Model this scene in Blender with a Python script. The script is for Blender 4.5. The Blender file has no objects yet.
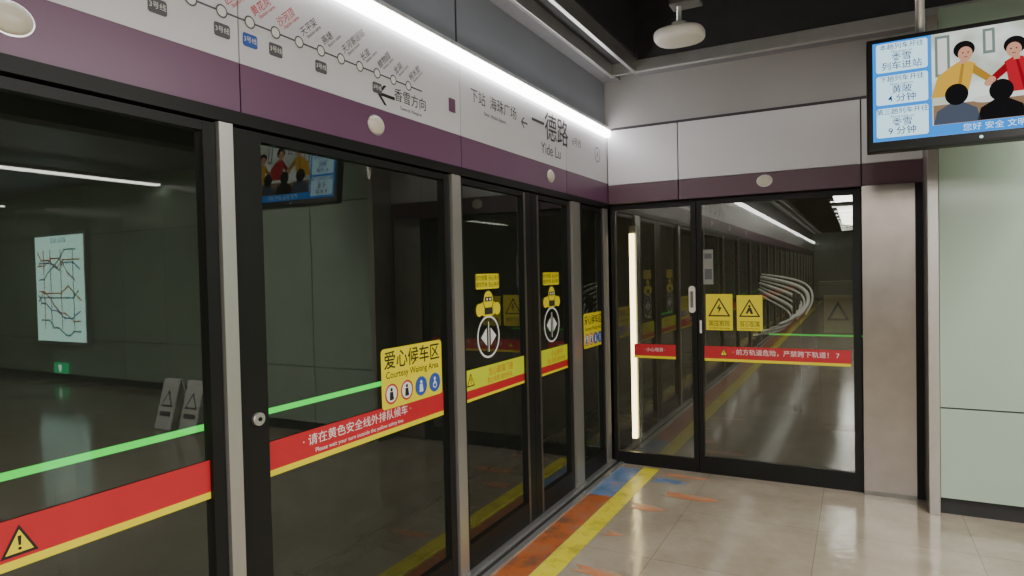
import bpy, bmesh, math, random
from mathutils import Matrix, Vector
random.seed(4)
scene = bpy.context.scene
COL = scene.collection

# ------------------------------------------------------------------ materials
MATS = {}
def pmat(name, col, rough=0.5, metal=0.0, var=0.0, scale=8.0, bump=0.0, spec=0.5, emit=None, es=0.0, stretch=None):
    if name in MATS: return MATS[name]
    m = bpy.data.materials.new(name); m.use_nodes = True
    nt = m.node_tree; b = nt.nodes['Principled BSDF']
    b.inputs['Base Color'].default_value = (*col, 1)
    b.inputs['Roughness'].default_value = rough
    b.inputs['Metallic'].default_value = metal
    b.inputs['Specular IOR Level'].default_value = spec
    if emit:
        b.inputs['Emission Color'].default_value = (*emit, 1)
        b.inputs['Emission Strength'].default_value = es
    tc = nt.nodes.new('ShaderNodeTexCoord')
    mp = nt.nodes.new('ShaderNodeMapping'); nt.links.new(tc.outputs['Object'], mp.inputs[0])
    if stretch: mp.inputs['Scale'].default_value = stretch
    n = nt.nodes.new('ShaderNodeTexNoise'); n.inputs['Scale'].default_value = scale
    n.inputs['Detail'].default_value = 5
    nt.links.new(mp.outputs[0], n.inputs['Vector'])
    if var > 0:
        r = nt.nodes.new('ShaderNodeValToRGB')
        r.color_ramp.elements[0].position = 0.3; r.color_ramp.elements[1].position = 0.7
        r.color_ramp.elements[0].color = (*[c*(1-var) for c in col], 1)
        r.color_ramp.elements[1].color = (*[min(1, c*(1+var)) for c in col], 1)
        nt.links.new(n.outputs['Fac'], r.inputs[0]); nt.links.new(r.outputs[0], b.inputs['Base Color'])
    if bump > 0:
        bp = nt.nodes.new('ShaderNodeBump'); bp.inputs['Strength'].default_value = bump
        bp.inputs['Distance'].default_value = 0.01
        nt.links.new(n.outputs['Fac'], bp.inputs['Height']); nt.links.new(bp.outputs[0], b.inputs['Normal'])
    MATS[name] = m
    return m

def emat(name, col, s):
    if name in MATS: return MATS[name]
    m = bpy.data.materials.new(name); m.use_nodes = True
    nt = m.node_tree; nt.nodes.clear()
    o = nt.nodes.new('ShaderNodeOutputMaterial'); e = nt.nodes.new('ShaderNodeEmission')
    e.inputs[0].default_value = (*col, 1); e.inputs[1].default_value = s
    nt.links.new(e.outputs[0], o.inputs[0]); MATS[name] = m
    return m

def glassmat(name, tint, f0, haze, hcol):
    m = bpy.data.materials.new(name); m.use_nodes = True
    nt = m.node_tree; nt.nodes.clear(); N = nt.nodes.new; L = nt.links.new
    o = N('ShaderNodeOutputMaterial'); tr = N('ShaderNodeBsdfTransparent'); tr.inputs[0].default_value = (*tint, 1)
    gl = N('ShaderNodeBsdfGlossy'); gl.inputs['Roughness'].default_value = 0.01
    gl.inputs['Color'].default_value = (0.96, 1, 0.93, 1)
    lw = N('ShaderNodeLayerWeight')
    pw = N('ShaderNodeMath'); pw.operation = 'POWER'; pw.inputs[1].default_value = 4.2; L(lw.outputs['Facing'], pw.inputs[0])
    ma = N('ShaderNodeMath'); ma.operation = 'MULTIPLY_ADD'; ma.inputs[1].default_value = 1-f0; ma.inputs[2].default_value = f0; L(pw.outputs[0], ma.inputs[0])
    mx = N('ShaderNodeMixShader'); L(ma.outputs[0], mx.inputs[0]); L(tr.outputs[0], mx.inputs[1]); L(gl.outputs[0], mx.inputs[2])
    df = N('ShaderNodeBsdfDiffuse'); df.inputs[0].default_value = (*hcol, 1)
    nz = N('ShaderNodeTexNoise'); nz.inputs['Scale'].default_value = 2.0; tc = N('ShaderNodeTexCoord'); L(tc.outputs['Object'], nz.inputs['Vector'])
    mm = N('ShaderNodeMath'); mm.operation = 'MULTIPLY'; mm.inputs[1].default_value = haze*2; L(nz.outputs['Fac'], mm.inputs[0])
    m2 = N('ShaderNodeMixShader'); L(mm.outputs[0], m2.inputs[0]); L(mx.outputs[0], m2.inputs[1]); L(df.outputs[0], m2.inputs[2])
    L(m2.outputs[0], o.inputs[0])
    return m

WHITE = pmat('fascia_white_enamel', (0.66, 0.655, 0.69), 0.3, var=0.03, scale=2)
PURPLE = pmat('fascia_purple_enamel', (0.15, 0.062, 0.125), 0.35, var=0.05, scale=2)
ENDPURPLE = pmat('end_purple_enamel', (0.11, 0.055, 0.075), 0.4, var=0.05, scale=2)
SEAM = pmat('seam_dark', (0.05, 0.04, 0.05), 0.6)
STEEL = pmat('brushed_steel', (0.50, 0.48, 0.44), 0.35, 0.8, var=0.12, scale=30, stretch=(30, 30, 0.6))
STEELC = pmat('column_brushed_steel', (0.32, 0.285, 0.25), 0.28, 1.0, var=0.07, scale=7, stretch=(1, 1, 40))
STEELD = pmat('dark_steel', (0.22, 0.21, 0.19), 0.35, 0.9, var=0.1, scale=20)
ALU = pmat('aluminium_trim', (0.6, 0.6, 0.6), 0.3, 0.8, var=0.05)
BLACK = pmat('black_frame', (0.010, 0.010, 0.009), 0.4, var=0.1, spec=0.2)
DARK = pmat('dark_rubber', (0.02, 0.02, 0.02), 0.6, var=0.1)
GREY = pmat('bulkhead_grey', (0.26, 0.28, 0.33), 0.45, var=0.05, scale=2)
GREYW = pmat('upper_wall_grey', (0.38, 0.37, 0.37), 0.5, var=0.05, scale=2)
GREEN = pmat('green_enamel_panel', (0.36, 0.47, 0.37), 0.2, var=0.03, scale=1.5)
CEIL = pmat('dark_recess_ceiling', (0.025, 0.026, 0.03), 0.7, var=0.2)
SOFF = pmat('soffit_panel', (0.24, 0.24, 0.26), 0.5, var=0.05)
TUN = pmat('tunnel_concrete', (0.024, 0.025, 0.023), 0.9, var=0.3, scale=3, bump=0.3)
RED = pmat('sticker_red', (0.5, 0.016, 0.025), 0.4, var=0.04)
YEL = pmat('sticker_yellow', (0.78, 0.66, 0.012), 0.4, var=0.04)
YELB = pmat('band_yellow', (0.58, 0.66, 0.02), 0.4, var=0.04)
INK = pmat('ink_black', (0.01, 0.01, 0.01), 0.5)
INKG = pmat('ink_grey', (0.09, 0.09, 0.10), 0.5)
WINK = pmat('ink_white', (0.75, 0.75, 0.72), 0.5)
ORINK = pmat('ink_orange', (0.6, 0.15, 0.02), 0.5)
BLUE = pmat('ink_blue', (0.03, 0.09, 0.4), 0.5)
REDI = pmat('ink_red', (0.6, 0.03, 0.05), 0.5)
PLASTIC = pmat('white_plastic', (0.7, 0.68, 0.62), 0.35, var=0.03)
GLASS = glassmat('door_glass', (0.74, 0.8, 0.73), 0.088, 0.014, (0.5, 0.54, 0.44))
GLASSE = glassmat('end_glass', (0.87, 0.87, 0.78), 0.14, 0.055, (0.5, 0.45, 0.30))
LED = emat('led_white', (1, 0.98, 0.97), 15)
TUBE = emat('tube_white', (1, 0.97, 0.88), 14)
LEDG = emat('led_green', (0.03, 1, 0.08), 1.4)
LEDG2 = emat('led_green_dim', (0.03, 1, 0.08), 0.5)
WARM = emat('led_warm', (1, 0.80, 0.40), 9)

def floor_mat():
    m = bpy.data.materials.new('polished_stone_tiles'); m.use_nodes = True
    nt = m.node_tree; N = nt.nodes.new; L = nt.links.new; b = nt.nodes['Principled BSDF']
    tc = N('ShaderNodeTexCoord'); br = N('ShaderNodeTexBrick'); br.offset = 0
    br.inputs['Scale'].default_value = 1; br.inputs['Brick Width'].default_value = 0.8; br.inputs['Row Height'].default_value = 0.8
    br.inputs['Mortar Size'].default_value = 0.0025
    br.inputs['Color1'].default_value = (0.38, 0.33, 0.26, 1); br.inputs['Color2'].default_value = (0.40, 0.35, 0.28, 1)
    br.inputs['Mortar'].default_value = (0.26, 0.22, 0.17, 1)
    mp = N('ShaderNodeMapping'); mp.inputs['Location'].default_value = (0.38, 0.3, 0)
    L(tc.outputs['Object'], mp.inputs[0]); L(mp.outputs[0], br.inputs['Vector'])
    n = N('ShaderNodeTexNoise'); n.inputs['Scale'].default_value = 2.2; n.inputs['Detail'].default_value = 9; n.inputs['Roughness'].default_value = 0.7
    L(tc.outputs['Object'], n.inputs['Vector'])
    r = N('ShaderNodeValToRGB'); r.color_ramp.elements[0].position = 0.3; r.color_ramp.elements[1].position = 0.7
    r.color_ramp.elements[0].color = (0.72, 0.69, 0.64, 1); r.color_ramp.elements[1].color = (1.12, 1.12, 1.1, 1)
    L(n.outputs['Fac'], r.inputs[0])
    mx = N('ShaderNodeMixRGB'); mx.blend_type = 'MULTIPLY'; mx.inputs[0].default_value = 1
    L(br.outputs['Color'], mx.inputs[1]); L(r.outputs[0], mx.inputs[2]); L(mx.outputs[0], b.inputs['Base Color'])
    r2 = N('ShaderNodeMapRange'); r2.inputs[3].default_value = 0.02; r2.inputs[4].default_value = 0.25
    L(n.outputs['Fac'], r2.inputs[0]); L(r2.outputs[0], b.inputs['Roughness'])
    bp = N('ShaderNodeBump'); bp.inputs['Strength'].default_value = 0.14; bp.inputs['Distance'].default_value = 0.01
    n2 = N('ShaderNodeTexNoise'); n2.inputs['Scale'].default_value = 11; L(tc.outputs['Object'], n2.inputs['Vector'])
    L(n2.outputs['Fac'], bp.inputs['Height']); L(bp.outputs[0], b.inputs['Normal'])
    return m
FLOOR = floor_mat()
def worn(name, c1, c2, c3, sc=5):
    m = bpy.data.materials.new(name); m.use_nodes = True
    nt = m.node_tree; N = nt.nodes.new; L = nt.links.new; b = nt.nodes['Principled BSDF']
    tc = N('ShaderNodeTexCoord'); n = N('ShaderNodeTexNoise'); n.inputs['Scale'].default_value = sc; n.inputs['Detail'].default_value = 8
    n.inputs['Roughness'].default_value = 0.65
    L(tc.outputs['Object'], n.inputs['Vector']); r = N('ShaderNodeValToRGB')
    e = r.color_ramp.elements; e[0].position = 0.38; e[0].color = (*c1, 1); e[1].position = 0.68; e[1].color = (*c3, 1)
    k = e.new(0.5); k.color = (*c2, 1)
    L(n.outputs['Fac'], r.inputs[0]); L(r.outputs[0], b.inputs['Base Color']); b.inputs['Roughness'].default_value = 0.3
    return m
MAT_OR = worn('worn_orange_vinyl', (0.20, 0.09, 0.05), (0.46, 0.12, 0.03), (0.34, 0.16, 0.09))
MAT_OR2 = worn('worn_orange_arrow', (0.38, 0.3, 0.22), (0.55, 0.24, 0.12), (0.6, 0.16, 0.06))
MAT_BL = worn('worn_blue_vinyl', (0.10, 0.16, 0.25), (0.12, 0.24, 0.46), (0.38, 0.22, 0.17), 6)
MAT_YE = worn('worn_yellow_tactile', (0.5, 0.42, 0.04), (0.75, 0.66, 0.04), (0.82, 0.72, 0.08), 7)

# ------------------------------------------------------------------ helpers
def grp(name):
    e = bpy.data.objects.new(name, None); e.empty_display_size = 0.1; COL.objects.link(e); return e
def link(name, me, mat, parent=None, M=None):
    o = bpy.data.objects.new(name, me); COL.objects.link(o)
    if mat: me.materials.append(mat)
    if parent: o.parent = parent
    if M is not None: o.matrix_basis = M
    return o
def box(name, x0, x1, y0, y1, z0, z1, mat, parent=None, bev=0.0, M=None):
    me = bpy.data.meshes.new(name); bm = bmesh.new()
    c = ((x0+x1)/2, (y0+y1)/2, (z0+z1)/2)
    bmesh.ops.create_cube(bm, size=1)
    for v in bm.verts: v.co = (v.co.x*abs(x1-x0), v.co.y*abs(y1-y0), v.co.z*abs(z1-z0))
    if bev > 0: bmesh.ops.bevel(bm, geom=bm.edges[:], offset=bev, segments=2, affect='EDGES', profile=0.7)
    bm.to_mesh(me); bm.free()
    T = Matrix.Translation(c)
    return link(name, me, mat, parent, (M @ T) if M is not None else T)
def cyl(name, r, h, mat, parent, M, seg=32, r2=None, smooth=True):
    me = bpy.data.meshes.new(name); bm = bmesh.new()
    bmesh.ops.create_cone(bm, cap_ends=True, segments=seg, radius1=r, radius2=r if r2 is None else r2, depth=h)
    if smooth:
        for f in bm.faces:
            if len(f.verts) == 4: f.smooth = True
    bm.to_mesh(me); bm.free(); return link(name, me, mat, parent, M)
def curve_tube(name, pts, r, mat, parent):
    c = bpy.data.curves.new(name, 'CURVE'); c.dimensions = '3D'; c.bevel_depth = r; c.bevel_resolution = 3; c.resolution_u = 8
    s = c.splines.new('NURBS'); s.points.add(len(pts)-1); s.use_endpoint_u = True; s.order_u = 4
    for i, p in enumerate(pts): s.points[i].co = (*p, 1)
    c.materials.append(mat); o = bpy.data.objects.new(name, c); COL.objects.link(o); o.parent = parent; return o
def basis(u, v, w, o=(0, 0, 0)):
    u, v, w, o = map(Vector, (u, v, w, o))
    return Matrix(((u.x, v.x, w.x, o.x), (u.y, v.y, w.y, o.y), (u.z, v.z, w.z, o.z), (0, 0, 0, 1)))
LW = basis((0, 1, 0), (0, 0, 1), (1, 0, 0))            # left screen-door wall : u=y v=z w=x
EY = 5.18
EW = basis((1, 0, 0), (0, 0, 1), (0, -1, 0), (0, EY, 0))  # end wall : u=x v=z
FL = basis((1, 0, 0), (0, 1, 0), (0, 0, 1))
def prism(name, F, pts, w, th, mat, parent):
    me = bpy.data.meshes.new(name); bm = bmesh.new()
    cx = sum(p[0] for p in pts)/len(pts); cy = sum(p[1] for p in pts)/len(pts)
    top = [bm.verts.new((p[0]-cx, p[1]-cy, th)) for p in pts]
    bm.faces.new(top)
    if th > 0:
        bot = [bm.verts.new((p[0]-cx, p[1]-cy, 0)) for p in pts]
        bm.faces.new(bot[::-1]); n = len(pts)
        for i in range(n): bm.faces.new((top[i], bot[i], bot[(i+1) % n], top[(i+1) % n]))
    bmesh.ops.recalc_face_normals(bm, faces=bm.faces)
    bm.to_mesh(me); bm.free(); return link(name, me, mat, parent, F @ Matrix.Translation((cx, cy, w)))
def rect(name, F, u0, u1, v0, v1, w, mat, parent, th=0.0008):
    return prism(name, F, [(u0, v0), (u1, v0), (u1, v1), (u0, v1)], w, th, mat, parent)
def disc(name, F, u, v, ru, w, mat, parent, rv=None, seg=28, th=0.0008):
    rv = rv or ru
    return prism(name, F, [(u+ru*math.cos(2*math.pi*i/seg), v+rv*math.sin(2*math.pi*i/seg)) for i in range(seg)], w, th, mat, parent)
def rrect(name, F, u0, u1, v0, v1, r, w, mat, parent, th=0.0008):
    pts = []
    for cx, cy, a0 in ((u1-r, v1-r, 0), (u0+r, v1-r, 90), (u0+r, v0+r, 180), (u1-r, v0+r, 270)):
        for k in range(6):
            a = math.radians(a0+k*18); pts.append((cx+r*math.cos(a), cy+r*math.sin(a)))
    return prism(name, F, pts, w, th, mat, parent)
def ring(name, F, u, v, r, t, w, mat, parent, seg=32, rv=None):
    k = (rv or r)/r
    me = bpy.data.meshes.new(name); bm = bmesh.new(); A = []; B = []
    for i in range(seg):
        a = 2*math.pi*i/seg
        A.append(bm.verts.new((r*math.cos(a), k*r*math.sin(a), 0))); B.append(bm.verts.new(((r-t)*math.cos(a), k*(r-t)*math.sin(a), 0)))
    for i in range(seg):
        j = (i+1) % seg; bm.faces.new((A[i], A[j], B[j], B[i]))
    bm.to_mesh(me); bm.free(); return link(name, me, mat, parent, F @ Matrix.Translation((u, v, w)))
def text(name, F, s, u, v, size, w, mat, parent, rot=0.0, align='CENTER', sx=1.0, bold=0.0):
    c = bpy.data.curves.new(name, 'FONT'); c.body = s; c.size = size; c.align_x = align; c.align_y = 'CENTER'; c.offset = bold
    c.materials.append(mat); o = bpy.data.objects.new(name, c); COL.objects.link(o); o.parent = parent
    o.matrix_basis = F @ Matrix.Translation((u, v, w)) @ Matrix.Rotation(rot, 4, 'Z') @ Matrix.Diagonal((sx, 1, 1, 1))
    return o

YB = -24.0
RX = 12.0
# ------------------------------------------------------------------ room shell
box('floor', 0, RX, YB, 6.0, -0.2, 0.0, FLOOR)
box('wall_left', -0.25, 0.0, YB, EY, 2.80, 3.9, GREY)
box('wall_end', -0.25, 2.25, EY, EY+0.2, 2.78, 3.9, GREYW)
g = grp('trim_1')
box('joint', -0.003, 0.004, 2.9, 2.91, 2.8, 3.16, SEAM, g)
CZ = 3.9
box('ceiling', 0, RX, YB, 6.0, CZ, CZ+0.1, CEIL)
box('ceiling.001', 0.0, 0.14, YB, EY, 3.16, 3.20, SOFF)
box('ceiling.002', 0.30, 2.4, EY-0.22, EY, 3.17, 3.20, SOFF)
box('ceiling.003', 5.2, RX, YB, 6.0, 3.14, 3.2, SOFF)
g = grp('trim_2')
for x in (0.13, 0.32):
    box('ceiling_rail', x, x+0.03, YB, EY-0.2, 3.13, 3.24, ALU, g, 0.004)
box('ceiling_rail_end', 0.14, 3.8, EY-0.26, EY-0.225, 3.13, 3.22, ALU, g, 0.004)
box('ceiling_slot', 0.16, 0.32, YB, EY-0.2, 3.22, 3.25, DARK, g)
box('recess_side', 0.33, 0.36, YB, EY-0.26, 3.24, CZ, CEIL, g)
box('recess_side_end', 0.36, 5.2, EY-0.25, EY-0.22, 3.22, CZ, CEIL, g)
def green_wall(name, F, u0, u1, w=0.03, step=1.0):
    g = grp(name)
    n = max(1, round((u1-u0)/step)); s = (u1-u0)/n
    for i in range(n):
        a, b = u0+i*s+0.005, u0+(i+1)*s-0.005
        prism('panel_upper', F, [(a, 0.69), (b, 0.69), (b, 2.35), (a, 2.35)], 0, w, GREEN, g)
        prism('panel_top', F, [(a, 2.36), (b, 2.36), (b, 3.2), (a, 3.2)], 0, w, GREEN, g)
        prism('panel_lower', F, [(a, 0.11), (b, 0.11), (b, 0.68), (a, 0.68)], 0, w, GREEN, g)
    prism('core', F, [(u0, 0), (u1, 0), (u1, 3.9), (u0, 3.9)], -0.12, 0.118, DARK, g)
    return g
GY = 4.91
green_wall('wall_right', basis((1, 0, 0), (0, 0, 1), (0, -1, 0), (0, GY+0.03, 0)), 2.30, 3.86, step=0.8)
green_wall('wall_return', basis((0, 1, 0), (0, 0, 1), (1, 0, 0), (3.86, 0, 0)), GY+0.13, 6.0)
green_wall('wall_recess', basis((1, 0, 0), (0, 0, 1), (0, -1, 0), (0, 5.98, 0)), 4.0, RX)
green_wall('wall_far_right', basis((0, -1, 0), (0, 0, 1), (-1, 0, 0), (RX-0.05, 0, 0)), -5.9, -YB)
green_wall('wall_back', basis((-1, 0, 0), (0, 0, 1), (0, 1, 0), (0, YB+0.1, 0)), -RX, 0)
g = grp('trim_3')
box('steel_edge', 2.24, 2.30, GY-0.03, EY, 0, 3.16, STEEL, g, 0.004)
g = grp('door_1')   # staff door in the recess wall
box('jamb_left', 4.5, 4.56, 5.9, 5.95, 0, 2.15, STEEL, g, 0.004); box('jamb_right', 5.5, 5.56, 5.9, 5.95, 0, 2.15, STEEL, g, 0.004); box('lintel', 4.56, 5.5, 5.9, 5.95, 2.09, 2.15, STEEL, g, 0.004); box('door_slab', 4.56, 5.5, 5.92, 5.95, 0, 2.09, GREEN, g); box('push_bar', 4.7, 4.73, 5.87, 5.92, 0.9, 1.3, STEELD, g, 0.004)
# tunnel
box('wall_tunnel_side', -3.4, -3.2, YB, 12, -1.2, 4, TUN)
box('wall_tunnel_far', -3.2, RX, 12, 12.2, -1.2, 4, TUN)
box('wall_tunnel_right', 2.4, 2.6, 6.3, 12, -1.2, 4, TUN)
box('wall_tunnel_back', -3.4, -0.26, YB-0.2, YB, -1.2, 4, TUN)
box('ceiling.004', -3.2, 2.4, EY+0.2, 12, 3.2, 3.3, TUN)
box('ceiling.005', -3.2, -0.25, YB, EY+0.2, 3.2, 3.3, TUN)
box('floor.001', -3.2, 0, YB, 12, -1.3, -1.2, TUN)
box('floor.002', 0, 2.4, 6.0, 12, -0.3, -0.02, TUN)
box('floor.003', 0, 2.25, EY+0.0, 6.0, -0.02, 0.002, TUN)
g = grp('railway_track')
for x in (-2.5, -1.06):
    box('rail', x, x+0.07, YB, 12, -1.12, -1.0, STEELD, g)
for i in range(40):
    box('sleeper', -2.8, -0.75, YB+0.4+i*0.9, YB+0.65+i*0.9, -1.2, -1.12, TUN, g)
# curved tubes added behind the end door to imitate reflected light streaks
g = grp('curved_reflection_streaks')
PW = pmat('streak_white', (0.75, 0.78, 0.74), 0.25, 0.0, var=0.1)
for k in range(7):
    r = 0.020 if k % 2 else 0.011; dz = -0.055*k; dx = -0.025*k
    curve_tube('round_tube', [(0.8+dx*0.3, 8.6, 1.52+dz*0.7), (1.0+dx, 8.3, 1.50+dz*0.8), (1.3+dx, 8.1, 1.45+dz), (1.42+dx*1.4, 7.9, 1.33+dz), (1.42+dx*2.2, 7.7, 1.2+dz), (1.36+dx*3.5, 7.5, 1.10+dz*0.7)], r, PW, g)
box('streak_stand', 1.2, 1.28, 7.9, 7.98, -0.02, 1.3, TUN, g)
g = grp('tunnel_equipment_cabinet'); box('cabinet', 1.5, 1.85, 7.1, 7.4, -0.02, 1.45, pmat('cabinet_grey', (0.05, 0.05, 0.045), 0.5, var=0.1), g, 0.01)
box('cabinet_door', 1.52, 1.83, 7.085, 7.1, 0.05, 1.4, pmat('cabinet_door_grey', (0.07, 0.07, 0.06), 0.5, var=0.1), g, 0.005)
CF = basis((1, 0, 0), (0, 0, 1), (0, -1, 0), (0, 7.084, 0))
DY = pmat('ghost_sign_dull', (0.35, 0.32, 0.2), 0.5, var=0.1)
rect('reflected_sign', CF, 1.55, 1.8, 0.95, 1.32, 0.001, DY, g); prism('reflected_triangle', CF, [(1.575, 1.07), (1.775, 1.07), (1.675, 1.26)], 0.002, 0.001, INK, g); prism('reflected_triangle_in', CF, [(1.61, 1.09), (1.74, 1.09), (1.675, 1.215)], 0.003, 0.001, DY, g)  # dull plate and triangle imitate a faint sign reflection in the glass

# ------------------------------------------------------------------ header fascia
HB, PT, HT = 2.16, 2.325, 2.70
g = grp('screen_door_header')
seams = [1.519, 2.90, 4.30]
ys = [YB] + [1.519-1.38*k for k in range(18, 0, -1)] + seams + [EY-0.005]
for i in range(len(ys)-1):
    a, b = ys[i]+0.003, ys[i+1]-0.003
    prism('white_panel', LW, [(a, PT), (b, PT), (b, HT), (a, HT)], -0.04, 0.06, WHITE, g)
    prism('purple_panel', LW, [(a, HB), (b, HB), (b, PT-0.001), (a, PT-0.001)], -0.04, 0.06, PURPLE, g)
box('header_core', -0.24, -0.042, YB+0.01, EY-0.01, HB, 2.79, DARK, g)
box('door_track', -0.03, 0.03, YB+0.01, EY-0.01, 2.115, HB-0.002, BLACK, g)
box('lamp_channel', -0.02, 0.035, YB+0.01, EY-0.01, 2.765, 2.795, ALU, g)
g = grp('fascia_strip_light')
box('led_diffuser', -0.015, 0.055, YB+0.01, EY-0.012, 2.705, 2.762, LED, g, 0.01)
def indicator(F, u, v):
    g = grp('door_indicator_lamp')
    ring('bezel', F, u, v, 0.056, 0.008, 0.0225, ALU, g, rv=0.044)
    me = bpy.data.meshes.new('dome'); bm = bmesh.new(); bmesh.ops.create_uvsphere(bm, u_segments=24, v_segments=12, radius=0.052)
    for q in bm.verts: q.co.z *= 0.35; q.co.y *= 0.76
    for f in bm.faces: f.smooth = True
    bm.to_mesh(me); bm.free(); link('dome', me, pmat('lamp_cream', (0.62, 0.57, 0.46), 0.3), g, F @ Matrix.Translation((u, v, 0.022)))
for y in (0.846, 2.216, 4.02, -0.6, -2.4): indicator(LW, y, 2.25)
indicator(EW, 1.242, 2.245)

# ------------------------------------------------------------------ signage on fascia
g = grp('route_map_sign'); W = 0.0212
ly0, ly1, lz = -0.1, 2.56, 2.475
rect('route_line', LW, ly0, ly1, lz-0.003, lz+0.003, W, INKG, g)
names = ['浔峰岗','横沙','沙贝','河沙','坦尾','如意坊','黄沙','文化公园','一德路','海珠广场','北京路','团一大广场','东湖','东山口','区庄','黄花岗','沙河顶','天平架','燕塘','天河客运站','长湴','植物园','龙洞','柯木塱']
i = 0; y = ly0
while y < ly1-0.02 and i < len(names):
    disc('station_dot', LW, y, lz, 0.02, W+0.0006, WINK, g); ring('station_ring', LW, y, lz, 0.022, 0.005, W+0.0018, INKG, g)
    text('station_name', LW, names[i], y+0.012, lz+0.035, 0.035, W+0.001, REDI if i in (14, 15, 16) else INKG, g, rot=math.radians(42), align='LEFT')
    text('station_name_en', LW, 'Station name', y+0.042, lz+0.03, 0.018, W+0.001, REDI if i in (14, 15, 16) else INKG, g, rot=math.radians(42), align='LEFT')
    if i % 3 == 0 or i in (14, 16):
        rrect('interchange_tag', LW, y-0.03, y+0.03, lz-0.085, lz-0.04, 0.008, W, BLUE if i == 15 else INKG, g)
        text('tag_text', LW, '3号线', y, lz-0.062, 0.022, W+0.0015, WINK, g)
    y += 0.111; i += 1
rrect('end_tag', LW, 2.79, 2.85, 2.43, 2.50, 0.006, W, PURPLE, g)
g = grp('direction_sign')
def arrow(F, u, v, L, w, mat, parent, ww):
    prism('arrow_shaft', F, [(u-L*0.45, v-ww), (u+L*0.5, v-ww), (u+L*0.5, v+ww), (u-L*0.45, v+ww)], w, 0.0006, mat, parent)
    prism('arrow_head_a', F, [(u-L*0.5, v), (u-L*0.12, v+L*0.36), (u-L*0.12+ww*2.6, v+L*0.36), (u-L*0.5+ww*2.6, v)], w, 0.0007, mat, parent)
    prism('arrow_head_b', F, [(u-L*0.5, v), (u-L*0.5+ww*2.6, v), (u-L*0.12+ww*2.6, v-L*0.36), (u-L*0.12, v-L*0.36)], w, 0.0007, mat, parent)
arrow(LW, 2.29, 2.392, 0.12, W, INK, g, 0.007)
text('direction_text', LW, '香雪方向', 2.47, 2.41, 0.062, W, INK, g)
text('direction_text_en', LW, 'Towards Xiangxue', 2.47, 2.36, 0.022, W, INKG, g)
text('next_stop', LW, '下站  海珠广场', 3.27, 2.56, 0.082, W, INK, g)
text('next_stop_en', LW, 'Next  Haizhu Square', 3.27, 2.49, 0.03, W, INKG, g)
arrow(LW, 3.64, 2.535, 0.09, W, INKG, g, 0.006)
g = grp('station_name_sign')
text('station_name', LW, '一德路', 4.04, 2.565, 0.2, W, INK, g, bold=0.001)
text('station_name_en', LW, 'Yide Lu', 4.04, 2.42, 0.105, W, INK, g)
text('line_tag', LW, '6号线', 4.5, 2.55, 0.07, W, INKG, g)
ring('compass_ring', LW, 4.93, 2.53, 0.06, 0.008, W, PURPLE, g, rv=0.06); text('compass_text', LW, 'A', 4.93, 2.53, 0.07, W, PURPLE, g)

# ------------------------------------------------------------------ screen doors
def leaf(name, F, u0, u1, fl, fr, glass, z0=0.03, z1=2.105, bot=0.13, top=0.03, dep=0.02):
    g = grp(name)
    prism('glass_pane', F, [(u0+fl, z0+bot), (u1-fr, z0+bot), (u1-fr, z1-top), (u0+fl, z1-top)], 0.0, 0.0, glass, g)
    prism('stile_left', F, [(u0, z0), (u0+fl, z0), (u0+fl, z1), (u0, z1)], -dep, 2*dep, BLACK, g)
    prism('stile_right', F, [(u1-fr, z0), (u1, z0), (u1, z1), (u1-fr, z1)], -dep, 2*dep, BLACK, g)
    prism('rail_bottom', F, [(u0, z0), (u1, z0), (u1, z0+bot), (u0, z0+bot)], -dep, 2*dep-0.001, BLACK, g)
    prism('rail_top', F, [(u0, z1-top), (u1, z1-top), (u1, z1), (u0, z1)], -dep, 2*dep-0.001, BLACK, g)
    return g
def post(name, F, u0, u1, w=0.035, z1=2.11, mat=STEEL):
    g = grp(name)
    a = prism('cover', F, [(u0, 0.026), (u1, 0.026), (u1, z1), (u0, z1)], -0.05, 0.05+w, mat, g)
    prism('base_shoe', F, [(u0-0.003, 0.026), (u1+0.003, 0.026), (u1+0.003, 0.04), (u0-0.003, 0.04)], -0.05, 0.05+w+0.006, mat, g)
def band_red(F, u0, u1, txt=True, parent=None, z0=0.92, z1=1.022):
    g = grp('safety_notice_band')
    rect('red_strip', F, u0, u1, z0, z1, 0.0045, RED, g); rect('yellow_strip', F, u0, u1, z0-0.022, z0, 0.0045, YEL, g)
    if txt:
        m = (u0+u1)/2
        text('notice', F, '· 请在黄色安全线外排队候车 ·', m-0.05, (z0+z1)/2+0.01, 0.046, 0.006, WINK, g, sx=1.12)
        text('notice_en', F, 'Please wait your turn outside the yellow safety line', m-0.05, (z0+z1)/2-0.032, 0.024, 0.006, WINK, g, sx=1.1)
    return g
def warn_tri(F, u, v, s, w, g, ink=INK):
    prism('triangle_border', F, [(u-s, v-s*0.85), (u+s, v-s*0.85), (u, v+s*0.95)], w, 0.0006, ink, g)
    k = 0.74; prism('triangle_fill', F, [(u-s*k, v-s*0.68), (u+s*k, v-s*0.68), (u, v+s*0.66)], w+0.0007, 0.0006, YEL, g)
    prism('bang', F, [(u-s*0.1, v+s*0.3), (u-s*0.06, v-s*0.25), (u+s*0.06, v-s*0.25), (u+s*0.1, v+s*0.3)], w+0.0016, 0.0006, ink, g)
    disc('bang_dot', F, u, v-s*0.45, s*0.09, w+0.0016, ink, g)
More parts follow.
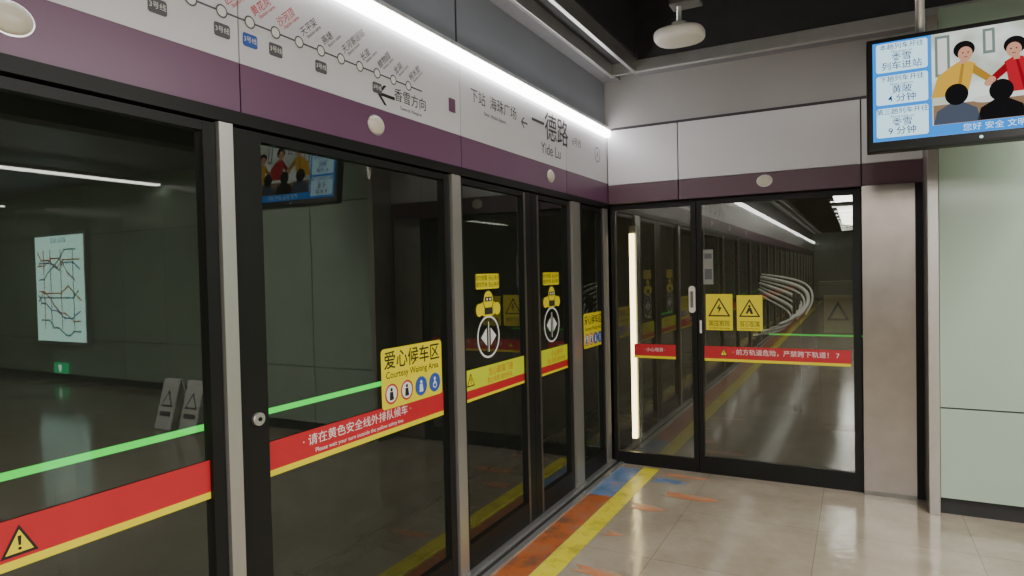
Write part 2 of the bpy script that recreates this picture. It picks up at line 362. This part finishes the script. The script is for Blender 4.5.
def courtesy(F, u0, u1, v0, v1):
    g = grp('courtesy_waiting_area_sticker'); W2 = 0.0065; m = (u0+u1)/2; h = v1-v0; wd = u1-u0
    rrect('backing', F, u0, u1, v0, v1, 0.02, W2, YEL, g)
    text('title', F, '爱心候车区', m, v1-h*0.22, wd*0.185, W2+0.001, INK, g, bold=0.001)
    text('title_en', F, 'Courtesy Waiting Area', m, v1-h*0.45, wd*0.092, W2+0.001, INK, g, bold=0.0003)
    for k, c in enumerate((RED, RED, BLUE, BLUE)):
        u = u0+wd*(0.14+0.24*k); v = v0+h*0.24; r = h*0.17
        disc('icon_back', F, u, v, r, W2+0.001, WINK if k < 2 else BLUE, g); ring('icon_ring', F, u, v, r, r*0.18, W2+0.003, c, g)
        ic = INK if k < 2 else WINK
        disc('icon_head', F, u, v+r*0.42, r*0.17, W2+0.0022, ic, g)
        if k == 3:
            ring('wheel', F, u, v-r*0.25, r*0.36, r*0.12, W2+0.003, ic, g); rect('back', F, u-r*0.12, u+r*0.1, v-r*0.15, v+r*0.25, W2+0.002, ic, g)
        else:
            prism('icon_body', F, [(u-r*0.25, v+r*0.2), (u+r*0.22, v+r*0.2), (u+r*0.34, v-r*0.6), (u-r*0.3, v-r*0.6)], W2+0.002, 0.0006, ic, g)
leaf('screen_door_panel', LW, 0.02, 1.416, 0.05, 0.045, GLASS)
post('steel_post', LW, 1.420, 1.472)
leaf('screen_door_panel', LW, 1.477, 2.776, 0.12, 0.05, GLASS)
post('steel_post', LW, 2.782, 2.863)
ga = leaf('sliding_screen_door', LW, 2.872, 3.71, 0.03, 0.11, GLASS)
gb = leaf('sliding_screen_door', LW, 3.715, 4.346, 0.10, 0.06, GLASS)
rect('edge_seal', LW, 3.60, 3.622, 0.03, 2.1, 0.0205, STEELD, ga, 0.003); rect('edge_seal', LW, 3.79, 3.812, 0.03, 2.1, 0.0205, STEELD, gb, 0.003)
post('steel_post', LW, 4.354, 4.50)
leaf('screen_door_panel', LW, 4.508, 5.02, 0.06, 0.04, GLASS)
post('steel_post', LW, 5.03, 5.12, 0.03)
y = 0.01
while y > YB+1.6:
    post('steel_post', LW, y-0.056, y-0.004); leaf('screen_door_panel', LW, y-1.435, y-0.064, 0.07, 0.07, GLASS)
    if y > -12: band_red(LW, y-1.36, y-0.14, False)
    y -= 1.44
band_red(LW, 0.20, 1.37, False)
band_red(LW, 1.598, 2.70)
gw = grp('warning_triangle_sticker'); warn_tri(LW, 0.83, 0.965, 0.042, 0.0062, gw)
courtesy(LW, 2.225, 2.69, 1.01, 1.278)
courtesy(LW, 4.60, 5.0, 1.01, 1.278)
def yband(u0, u1, tri=False):
    g = grp('door_caution_band')
    rect('yellow_strip', LW, u0, u1, 0.975, 1.085, 0.0045, YELB, g); rect('red_strip', LW, u0, u1, 0.93, 0.975, 0.0045, RED, g)
    rect('thin_yellow', LW, u0, u1, 0.915, 0.93, 0.0045, YEL, g)
    m = (u0+u1)/2
    if tri: warn_tri(LW, u0+0.06, 1.03, 0.04, 0.0055, g)
    text('caution', LW, '小心夹手' if not tri else '当心玻璃门撞', m+0.05, 1.045, 0.05, 0.006, ORINK, g)
    text('caution_small', LW, '禁止倚靠 请勿手扶', m+0.04, 0.997, 0.036, 0.006, ORINK, g)
yband(2.905, 3.598, True); yband(3.82, 4.285)
def doorstick(u):
    g = grp('door_mascot_sticker')
    rrect('label', LW, u-0.13, u+0.13, 1.515, 1.60, 0.012, 0.0045, YEL, g)
    text('label_text', LW, '请勿倚靠 当心夹手', u, 1.575, 0.034, 0.006, INK, g); text('label_text_b', LW, '请勿手扶 当心夹手', u, 1.538, 0.032, 0.006, INK, g)
    disc('mascot_body', LW, u, 1.405, 0.11, 0.0045, YEL, g, rv=0.045); disc('mascot_head', LW, u, 1.45, 0.055, 0.0055, YEL, g, rv=0.058)
    ring('mascot_outline', LW, u, 1.45, 0.058, 0.006, 0.0068, INK, g, rv=0.06)
    rect('mascot_visor', LW, u-0.038, u+0.038, 1.445, 1.47, 0.007, INK, g)
    for s in (-1, 1): disc('mascot_eye', LW, u+s*0.017, 1.457, 0.008, 0.0085, WINK, g)
    for s in (-1, 1): disc('mascot_hand', LW, u+s*0.10, 1.40, 0.036, 0.0062, YEL, g)
    rrect('mascot_board', LW, u-0.045, u+0.045, 1.372, 1.41, 0.006, 0.0078, pmat('sticker_black', (0.03, 0.03, 0.02), 0.5), g)
    ring('arrow_ring', LW, u, 1.245, 0.125, 0.012, 0.0045, WINK, g, rv=0.12)
    for s in (-1, 1):
        prism('arrow_tip', LW, [(u+s*0.022, 1.295), (u+s*0.022, 1.195), (u+s*0.085, 1.245)], 0.0045, 0.0006, WINK, g)
    rect('divider', LW, u-0.004, u+0.004, 1.16, 1.33, 0.0045, WINK, g)
doorstick(3.17); doorstick(4.03)
g = grp('door_lock'); cyl('lock_ring', 0.022, 0.02, STEEL, g, LW @ Matrix.Translation((1.545, 1.12, 0.027))); cyl('keyhole', 0.007, 0.004, BLACK, g, LW @ Matrix.Translation((1.545, 1.12, 0.0385)))
g = grp('door_sill')
box('sill_plate', 0.0, 0.055, YB+0.01, EY-0.01, 0.0, 0.022, ALU, g, 0.003); box('sill_groove', 0.055, 0.085, YB+0.01, EY-0.01, 0.0, 0.008, DARK, g); box('sill_edge', 0.085, 0.12, YB+0.01, EY-0.01, 0.0, 0.012, ALU, g)
box('sill_under', -0.3, 0.0, YB+0.01, EY-0.01, -0.1, 0.022, STEELD, g)
g = grp('green_led_strip'); box('led_tube', -0.36, -0.34, -8, 2.75, 1.03, 1.052, LEDG, g, 0.004)
for yy in range(-8, 3, 3): box('bracket', -0.37, -0.345, yy+0.1, yy+0.15, 0.022, 1.03, DARK, g)
g = grp('green_led_strip'); box('led_tube', 1.05, 1.9, 7.0, 7.02, 0.92, 0.935, LEDG2, g, 0.004); box('bracket', 1.86, 1.9, 7.0, 7.03, -0.02, 0.92, DARK, g)

# ------------------------------------------------------------------ floor markings
g = grp('worn_floor_graphic')
rect('orange_vinyl', FL, 0.125, 0.295, YB+1, 4.35, 0.0012, MAT_OR, g); rect('blue_vinyl', FL, 0.125, 0.295, 4.352, 5.05, 0.0012, MAT_BL, g)
for (a, b, c, d, m) in ((0.44, 0.72, 4.80, 4.90, MAT_BL), (0.6, 1.0, 4.52, 4.62, MAT_OR2), (0.46, 0.72, 4.2, 4.3, MAT_OR2), (0.48, 0.85, 4.98, 5.04, MAT_OR2), (0.47, 0.78, 3.18, 3.26, MAT_OR2), (0.46, 0.6, 3.7, 3.78, MAT_OR2)):
    prism('arrow_mark', FL, [(a, c), (b-0.1, c), (b, (c+d)/2), (b-0.1, d), (a, d), (a+0.05, (c+d)/2)], 0.0012, 0.0008, m, g)
g = grp('yellow_safety_line'); rect('line', FL, 0.30, 0.43, YB+1, 5.12, 0.0012, MAT_YE, g)

# ------------------------------------------------------------------ end wall
g = grp('end_wall_header')
for a, b in ((0.024, 0.60), (0.606, 1.87), (1.876, 2.238)):
    prism('white_panel', EW, [(a+0.003, 2.31), (b, 2.31), (b, 2.755), (a+0.003, 2.755)], -0.05, 0.07, WHITE, g)
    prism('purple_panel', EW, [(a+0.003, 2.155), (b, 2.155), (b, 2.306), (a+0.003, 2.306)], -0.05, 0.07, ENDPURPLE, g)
prism('core', EW, [(0.03, 2.135), (2.235, 2.135), (2.235, 2.775), (0.03, 2.775)], -0.2, 0.14, DARK, g)
prism('top_cap', EW, [(0.06, 2.757), (2.235, 2.757), (2.235, 2.778), (0.06, 2.778)], -0.05, 0.06, SEAM, g)
leaf('end_screen_panel', EW, 0.04, 0.735, 0.03, 0.04, GLASSE, z0=0.003, z1=2.13, bot=0.10)
leaf('emergency_end_door', EW, 0.74, 1.868, 0.035, 0.05, GLASSE, z0=0.003, z1=2.13, bot=0.13)
g = grp('door_handle'); rrect('escutcheon', EW, 0.675, 0.725, 1.26, 1.47, 0.024, 0.02, PLASTIC, g, th=0.012); rrect('grip', EW, 0.69, 0.71, 1.30, 1.43, 0.009, 0.032, STEELD, g, th=0.01)
g = grp('steel_column'); prism('cladding', EW, [(1.876, 0), (2.19, 0), (2.19, 2.15), (1.876, 2.15)], -0.05, 0.10, STEELC, g)
prism('shadow_gap', EW, [(2.192, 0), (2.238, 0), (2.238, 2.15), (2.192, 2.15)], -0.05, 0.06, BLACK, g)
prism('kick_plate', EW, [(1.876, 0), (2.19, 0), (2.19, 0.03), (1.876, 0.03)], 0.05, 0.004, STEELD, g)
g = grp('end_notice_band')
for a, b in ((0.22, 0.56), (0.785, 1.80)):
    rect('red_strip', EW, a, b, 0.905, 1.0, 0.0045, RED, g); rect('yellow_strip', EW, a, b, 0.885, 0.905, 0.0045, YEL, g)
text('notice', EW, '· 前方轨道危险，严禁跨下轨道！ 7', 1.36, 0.957, 0.048, 0.006, WINK, g)
warn_tri(EW, 0.93, 0.955, 0.03, 0.0055, g)
text('notice_b', EW, '· 小心地滑 ·', 0.39, 0.955, 0.035, 0.006, WINK, g)
def hazard(u0, u1, v0, v1, bolt):
    g = grp('hazard_sign'); F = EW; m = (u0+u1)/2; W2 = 0.0045
    rect('plate', F, u0, u1, v0, v1, W2, YEL, g); s = (u1-u0)*0.42; vc = v1-(v1-v0)*0.38
    prism('tri', F, [(m-s, vc-s*0.8), (m+s, vc-s*0.8), (m, vc+s*0.95)], W2+0.001, 0.0006, INK, g)
    prism('tri_in', F, [(m-s*.78, vc-s*0.67), (m+s*.78, vc-s*0.67), (m, vc+s*0.7)], W2+0.0018, 0.0006, YEL, g)
    if bolt: prism('bolt', F, [(m+s*.12, vc+s*.45), (m-s*.22, vc-s*.1), (m-s*.02, vc-s*.08), (m-s*.1, vc-s*.55), (m+s*.25, vc+s*.05), (m+s*.03, vc+s*.05)], W2+0.0026, 0.0006, INK, g)
    else:
        disc('head', F, m, vc+s*.25, s*.12, W2+0.0026, INK, g); prism('body', F, [(m-s*.1, vc+s*.12), (m+s*.15, vc+s*.1), (m+s*.35, vc-s*.5), (m+s*.1, vc-s*.5), (m, vc-s*.2), (m-s*.2, vc-s*.5), (m-s*.35, vc-s*.45)], W2+0.0026, 0.0006, INK, g)
    text('word', F, '高压危险' if bolt else '当心坠落', m, v0+(v1-v0)*0.17, (u1-u0)*0.2, W2+0.002, INK, g)
    text('word_en', F, 'DANGER High voltage' if bolt else 'CAUTION Mind drop', m, v0+(v1-v0)*0.06, (u1-u0)*0.085, W2+0.002, INK, g)
    rect('rule', F, u0+0.02, u1-0.02, v0+(v1-v0)*0.25, v0+(v1-v0)*0.262, W2+0.001, INK, g)
hazard(0.80, 1.0, 1.125, 1.405, True); hazard(1.03, 1.215, 1.125, 1.395, False)
g = grp('notice_card'); rect('card', EW, 0.755, 0.77, 1.1, 1.2, 0.021, WINK, g)
g = grp('door_reflection_patch'); PG = pmat('reflection_grey', (0.25, 0.25, 0.22), 0.6, var=0.1); rect('sheet', EW, 0.785, 0.86, 1.48, 1.75, 0.0045, PG, g); rect('print', EW, 0.795, 0.85, 1.52, 1.6, 0.0055, INKG, g); rect('upper_bar', EW, 0.795, 0.85, 1.68, 1.72, 0.0055, INKG, g)  # grey sheet and bars painted as a pale reflection on the door glass
g = grp('driver_lookout_light_strip'); box('lamp_tube', 0.055, 0.095, 5.60, 5.64, 0.10, 1.93, WARM, g, 0.006); box('lamp_housing', 0.04, 0.11, 5.641, 5.70, 0.002, 2.0, STEELD, g, 0.004)

# ------------------------------------------------------------------ television
TVc = Vector((1.897+0.505, 4.05, 2.52))
R = Matrix.Rotation(math.radians(-1), 3, 'Z') @ Matrix.Rotation(math.radians(-7), 3, 'X')
u = R @ Vector((1, 0, 0)); w = R @ Vector((0, -1, 0)); v = R @ Vector((0, 0, 1))
TF = basis(u, v, w, TVc)
g = grp('hanging_television')
box('housing', -0.505, 0.505, -0.312, 0.312, -0.07, 0.0, BLACK, g, 0.012, M=TF)
def tvbg():
    m = emat('tv_bg', (0.75, 0.8, 0.78), 1.2); nt = m.node_tree; e = [n for n in nt.nodes if n.type == 'EMISSION'][0]
    tc = nt.nodes.new('ShaderNodeTexCoord'); n = nt.nodes.new('ShaderNodeTexNoise'); n.inputs['Scale'].default_value = 5
    r = nt.nodes.new('ShaderNodeValToRGB'); r.color_ramp.elements[0].position = 0.4; r.color_ramp.elements[1].position = 0.6
    r.color_ramp.elements[0].color = (0.5, 0.56, 0.45, 1); r.color_ramp.elements[1].color = (0.8, 0.87, 0.8, 1)
    nt.links.new(tc.outputs['Object'], n.inputs['Vector']); nt.links.new(n.outputs['Fac'], r.inputs[0]); nt.links.new(r.outputs[0], e.inputs[0]); return m
rect('screen', TF, -0.475, 0.475, -0.262, 0.285, 0.001, tvbg(), g)
SB = emat('tv_skyblue', (0.02, 0.27, 0.85), 1.3); SW = emat('tv_white', (0.6, 0.88, 1.0), 1.5); SN = emat('tv_navy', (0.01, 0.04, 0.3), 0.6)
rect('info_column', TF, -0.475, -0.205, -0.262, 0.285, 0.002, SB, g)
rows = [('本趟列车开往', 'This train to', '香雪', '列车进站'), ('下趟列车开往', 'Next train to', '黄陂', '4 分钟'), ('第三趟列车开往', 'Third train to', '香雪', '9 分钟')]
for k, (a, a2, b, c) in enumerate(rows):
    t = 0.275-k*0.179
    rrect('info_box', TF, -0.458, -0.222, t-0.160, t, 0.012, 0.003, SW, g)
    text('info_a', TF, a, -0.34, t-0.022, 0.034, 0.0045, SN, g, bold=0.0001); text('info_a_en', TF, a2, -0.34, t-0.05, 0.02, 0.0045, SN, g)
    text('info_b', TF, b, -0.34, t-0.083, 0.047, 0.0045, SN, g, bold=0.0001); text('info_c', TF, c, -0.34, t-0.13, 0.047, 0.0045, SN, g, bold=0.0001)
rect('info_strip', TF, -0.205, 0.475, -0.262, -0.205, 0.003, SB, g); text('strip_text', TF, '您好 安全 文明 乘车', 0.1, -0.234, 0.04, 0.0045, SW, g)
TYL = emat('tv_yellow', (0.85, 0.5, 0.06), 0.9); TYD = emat('tv_yellow_dark', (0.6, 0.32, 0.04), 0.8); TRD = emat('tv_red', (0.7, 0.02, 0.04), 0.8); TRDD = emat('tv_red_dark', (0.4, 0.01, 0.02), 0.8); THA = emat('tv_hair', (0.02, 0.018, 0.02), 0.5); TSK = emat('tv_skin', (0.8, 0.4, 0.26), 0.9); TPT = emat('tv_paint', (0.25, 0.34, 0.30), 0.8); TBR = emat('tv_table', (0.4, 0.25, 0.14), 0.8); TGR = emat('tv_greyblue', (0.16, 0.2, 0.28), 0.5); TPK = emat('tv_paper', (0.85, 0.87, 0.82), 1.0)
for a, b, c, d in ((-0.19, -0.125, 0.05, 0.27), (0.015, 0.065, 0.14, 0.27), (0.25, 0.3, 0.08, 0.26), (0.42, 0.47, 0.0, 0.2)):
    rect('wall_picture', TF, a, b, c, d, 0.002, TPT, g); rect('wall_picture_mount', TF, a+0.012, b-0.012, c+0.015, d-0.015, 0.003, TPK, g)
rect('table', TF, -0.2, 0.47, -0.204, -0.10, 0.0024, TBR, g); disc('plate', TF, 0.03, -0.095, 0.06, 0.0036, TPK, g, rv=0.018)
def tvperson(cu, cv, s, top, shade, lean):
    L = lean*s
    prism('torso', TF, [(cu-s*1.5+L, cv-s*4.0), (cu-s*1.35+L*0.6, cv-s*2.0), (cu-s*0.9, cv-s*1.2), (cu-s*0.3, cv-s*0.85), (cu+s*0.35, cv-s*0.85), (cu+s*1.0, cv-s*1.25), (cu+s*1.3+L*0.6, cv-s*2.2), (cu+s*1.3+L, cv-s*4.0)], 0.004, 0.0006, top, g)
    prism('jacket_fold', TF, [(cu-s*0.1, cv-s*1.0), (cu+s*0.1, cv-s*1.0), (cu+s*0.25+L*0.5, cv-s*4.0), (cu-s*0.05+L*0.5, cv-s*4.0)], 0.0048, 0.0004, shade, g)
    disc('hair', TF, cu-lean*0.1*s, cv+s*0.22, s*0.82, 0.005, THA, g, rv=s*0.82); disc('face', TF, cu-lean*0.18*s, cv-s*0.2, s*0.55, 0.006, TSK, g, rv=s*0.68)
    rect('neck', TF, cu-s*0.22, cu+s*0.22, cv-s*1.1, cv-s*0.7, 0.0052, TSK, g)
    for t in (-1, 1): disc('eye', TF, cu-lean*0.2*s+t*s*0.2, cv-s*0.1, s*0.06, 0.007, THA, g)
    rect('mouth', TF, cu-lean*0.2*s-s*0.13, cu-lean*0.2*s+s*0.13, cv-s*0.54, cv-s*0.48, 0.007, TRDD, g)
    d = -lean
    prism('arm', TF, [(cu+d*s*0.8, cv-s*1.3), (cu+d*s*1.25, cv-s*1.75), (cu+d*s*2.2, cv-s*2.7), (cu+d*s*1.75, cv-s*3.05), (cu+d*s*0.7, cv-s*2.1)], 0.0056, 0.0006, shade, g)
    disc('hand', TF, cu+d*s*2.1, cv-s*2.95, s*0.3, 0.0066, TSK, g)
tvperson(-0.07, 0.165, 0.056, TYL, TYD, -1); tvperson(0.15, 0.15, 0.056, TRD, TRDD, 1); tvperson(0.36, 0.12, 0.052, TYL, TYD, 1)
for cu, cv, m_ in ((-0.10, -0.055, TGR), (0.085, -0.06, THA), (0.28, -0.07, TGR)):
    disc('viewer_head', TF, cu, cv, 0.05, 0.0075, THA, g, rv=0.056); prism('viewer_shoulders', TF, [(cu-0.1, -0.203), (cu-0.085, cv-0.08), (cu-0.03, cv-0.045), (cu+0.03, cv-0.045), (cu+0.085, cv-0.08), (cu+0.1, -0.203)], 0.0066, 0.0006, m_, g)
disc('badge', TF, 0.0, -0.287, 0.008, 0.001, SW, g)
for s in (-0.25, 0.25):
    cyl('hanger_tube', 0.022, 1.2, ALU, g, Matrix.Translation((TVc.x+s, TVc.y+0.09, 3.3)))
box('mount_plate', TVc.x-0.3, TVc.x+0.3, TVc.y+0.07, TVc.y+0.1, 2.42, 2.72, DARK, g)

# ------------------------------------------------------------------ ceiling device
g = grp('ceiling_wireless_antenna'); cx, cy, cz = 0.90, 4.02, 3.025
me = bpy.data.meshes.new('body'); bm = bmesh.new(); bmesh.ops.create_uvsphere(bm, u_segments=40, v_segments=20, radius=1)
def sgnp(a, p): return math.copysign(abs(a)**p, a)
for q in bm.verts:
    q.co.x = sgnp(q.co.x, 0.75)*0.15; q.co.y = sgnp(q.co.y, 0.75)*0.13; q.co.z = sgnp(q.co.z, 0.6)*(0.05 if q.co.z < 0 else 0.045)
for f in bm.faces: f.smooth = True
bm.to_mesh(me); bm.free(); link('body', me, PLASTIC, g, Matrix.Translation((cx, cy, cz)))
cyl('neck', 0.045, 0.05, PLASTIC, g, Matrix.Translation((cx, cy, cz+0.05))); cyl('stem', 0.014, 0.82, ALU, g, Matrix.Translation((cx, cy, cz+0.47)))
box('junction_box', cx-0.05, cx+0.13, cy-0.05, cy+0.07, 3.2, 3.3, STEELD, g, 0.006)
g = grp('ceiling_duct')
box('duct', 1.5, 5.0, 4.35, 4.75, 3.45, 3.7, pmat('duct_grey', (0.13, 0.13, 0.135), 0.5, var=0.1), g, 0.01)
g = grp('cable_tray'); box('tray', 0.5, 5.0, 3.9, 3.95, 3.42, 3.48, ALU, g, 0.005); box('tray_side', 0.5, 5.0, 3.6, 3.63, 3.55, 3.6, STEELD, g)
g = grp('ceiling_pipe'); cyl('round_tube', 0.03, 12, STEELD, g, Matrix.Translation((1.25, -1.5, 3.6)) @ Matrix.Rotation(math.pi/2, 4, 'X'))
g = grp('flexible_conduit'); curve_tube('conduit', [(1.0, 4.3, 3.85), (1.15, 4.3, 3.5), (1.5, 4.3, 3.36), (1.9, 4.3, 3.4), (2.1, 4.3, 3.8)], 0.02, ALU, g)

# ------------------------------------------------------------------ recess furnishings (seen by reflection)
RF = basis((1, 0, 0), (0, 0, 1), (0, -1, 0), (0, 5.94, 0))
g = grp('illuminated_map_poster')
prism('frame', RF, [(8.85, 0.6), (10.35, 0.6), (10.35, 2.42), (8.85, 2.42)], 0.0, 0.06, ALU, g); rect('lit_panel', RF, 8.9, 10.3, 0.65, 2.37, 0.061, emat('map_paper', (0.6, 0.95, 0.84), 4.6), g)
MI = [emat('map_green', (0.05, 0.5, 0.3), 1.2), emat('map_red', (0.7, 0.12, 0.12), 1.4), emat('map_blue', (0.05, 0.2, 0.7), 1.4), emat('map_orange', (0.8, 0.4, 0.08), 1.4)]
for k in range(9):
    x, z = 8.98+random.random()*0.2, 0.82+k*0.165; d = random.choice((0, 1, -1))
    pts = [(x, z)]
    for q in range(7):
        x = min(10.22, x+0.1+random.random()*0.14); z = min(2.2, max(0.75, z+d*0.12)); pts.append((x, z)); d = random.choice((0, 0, 1, -1))
    for (a, b), (c, e) in zip(pts, pts[1:]):
        l = math.hypot(c-a, e-b) or 1; nx, nz = -(e-b)/l*0.011, (c-a)/l*0.011
        if l > 0.02: prism('map_line', RF, [(a-nx, b-nz), (c-nx, e-nz), (c+nx, e+nz), (a+nx, b+nz)], 0.0625+k*0.0003, 0.001, MI[k % 4], g)
        disc('map_stop', RF, c, e, 0.018, 0.066, MI[(k+2) % 4], g, seg=10)
text('map_title', RF, '线网示意图', 9.6, 2.29, 0.09, 0.063, MI[2], g)
for x in (9.2, 9.55, 9.85, 10.05):
    rect('map_line', RF, x-0.01, x+0.01, 0.85, 2.15, 0.0652, MI[int(x*20) % 4], g, 0.0005)
g = grp('exit_sign'); prism('lit_sign', RF, [(9.55, 0.12), (9.9, 0.12), (9.9, 0.29), (9.55, 0.29)], 0.0, 0.04, emat('exit_green', (0.05, 0.8, 0.3), 2), g); prism('pictogram', RF, [(9.69, 0.15), (9.75, 0.15), (9.77, 0.26), (9.67, 0.26)], 0.041, 0.002, emat('exit_white', (0.8, 1, 0.9), 4), g)
WB = pmat('board_white', (0.72, 0.74, 0.70), 0.4, var=0.04)
for bx in (4.35, 4.75):
    g = grp('folding_floor_sign')
    for s in (-1, 1):
        M = Matrix.Translation((bx, 4.5+s*0.08, 0.27)) @ Matrix.Rotation(s*math.radians(15), 4, 'X')
        box('board', -0.13, 0.13, -0.008, 0.008, -0.27, 0.27, WB, g, 0.004, M=M)
    BF = Matrix.Translation((bx, 4.42, 0.27)) @ Matrix.Rotation(-math.radians(15), 4, 'X') @ basis((1, 0, 0), (0, 0, 1), (0, -1, 0), (0, -0.009, 0))
    prism('triangle', BF, [(-0.1, -0.03), (0.1, -0.03), (0, 0.15)], 0, 0.002, INKG, g); prism('triangle_in', BF, [(-0.07, -0.01), (0.07, -0.01), (0, 0.11)], 0.002, 0.002, WB, g)
    rect('text_block', BF, -0.09, 0.09, -0.13, -0.08, 0.0, INKG, g)

# ------------------------------------------------------------------ luminaires
def tube(x0, x1, y0, y1, z):
    g = grp('ceiling_tube_light')
    box('tube', x0, x1, y0, y1, z-0.02, z, TUBE, g, 0.004); box('batten', x0-0.02, x1+0.02, y0, y1, z, z+0.05, ALU, g)
tube(6.93, 7.05, -6, 5.88, 2.98); tube(10.6, 10.7, -6, 5.6, 2.9)
for k in range(13): tube(1.3, 1.75, -2.0-k*1.5, -1.93-k*1.5, 3.1)
def area(name, loc, sx, sy, power, col=(1, 0.965, 0.915)):
    l = bpy.data.lights.new(name, 'AREA'); l.shape = 'RECTANGLE'; l.size = sx; l.size_y = sy; l.energy = power; l.color = col
    o = bpy.data.objects.new(name, l); COL.objects.link(o); o.location = loc; return o
area('ceiling_lamp', (3.4, 2.4, 3.12), 0.12, 2.4, 155)
area('ceiling_lamp', (3.4, -1.5, 3.12), 0.12, 2.4, 190)
area('ceiling_lamp', (3.4, -6, 3.12), 0.12, 3, 170)
area('ceiling_lamp', (8.5, 1, 3.1), 0.1, 6, 100)
area('ceiling_lamp', (1.6, -4, 3.08), 0.4, 5, 180)
area('ceiling_lamp', (1.6, -12, 3.08), 0.4, 8, 220)
area('streak_fill_light', (1.3, 7.6, 3.1), 0.15, 0.5, 16)  # added unseen light, puts glints on the curved streak tubes

w_ = bpy.data.worlds.new('world'); scene.world = w_; w_.use_nodes = True
w_.node_tree.nodes['Background'].inputs[0].default_value = (0.02, 0.022, 0.025, 1)

# ------------------------------------------------------------------ camera
cam = bpy.data.cameras.new('camera'); cam.sensor_width = 36; cam.lens = 650/1024*36; cam.clip_start = 0.05
co = bpy.data.objects.new('camera', cam); COL.objects.link(co)
yaw, pit, rol = math.radians(28), math.radians(-1.3), math.radians(1.25)
f = Vector((-math.sin(yaw)*math.cos(pit), math.cos(yaw)*math.cos(pit), math.sin(pit)))
r0 = f.cross(Vector((0, 0, 1))).normalized(); u0 = r0.cross(f)
up = u0*math.cos(rol)+r0*math.sin(rol); rt = r0*math.cos(rol)-u0*math.sin(rol)
co.matrix_world = basis(rt, up, -f, (1.845, 0, 1.6))
scene.camera = co
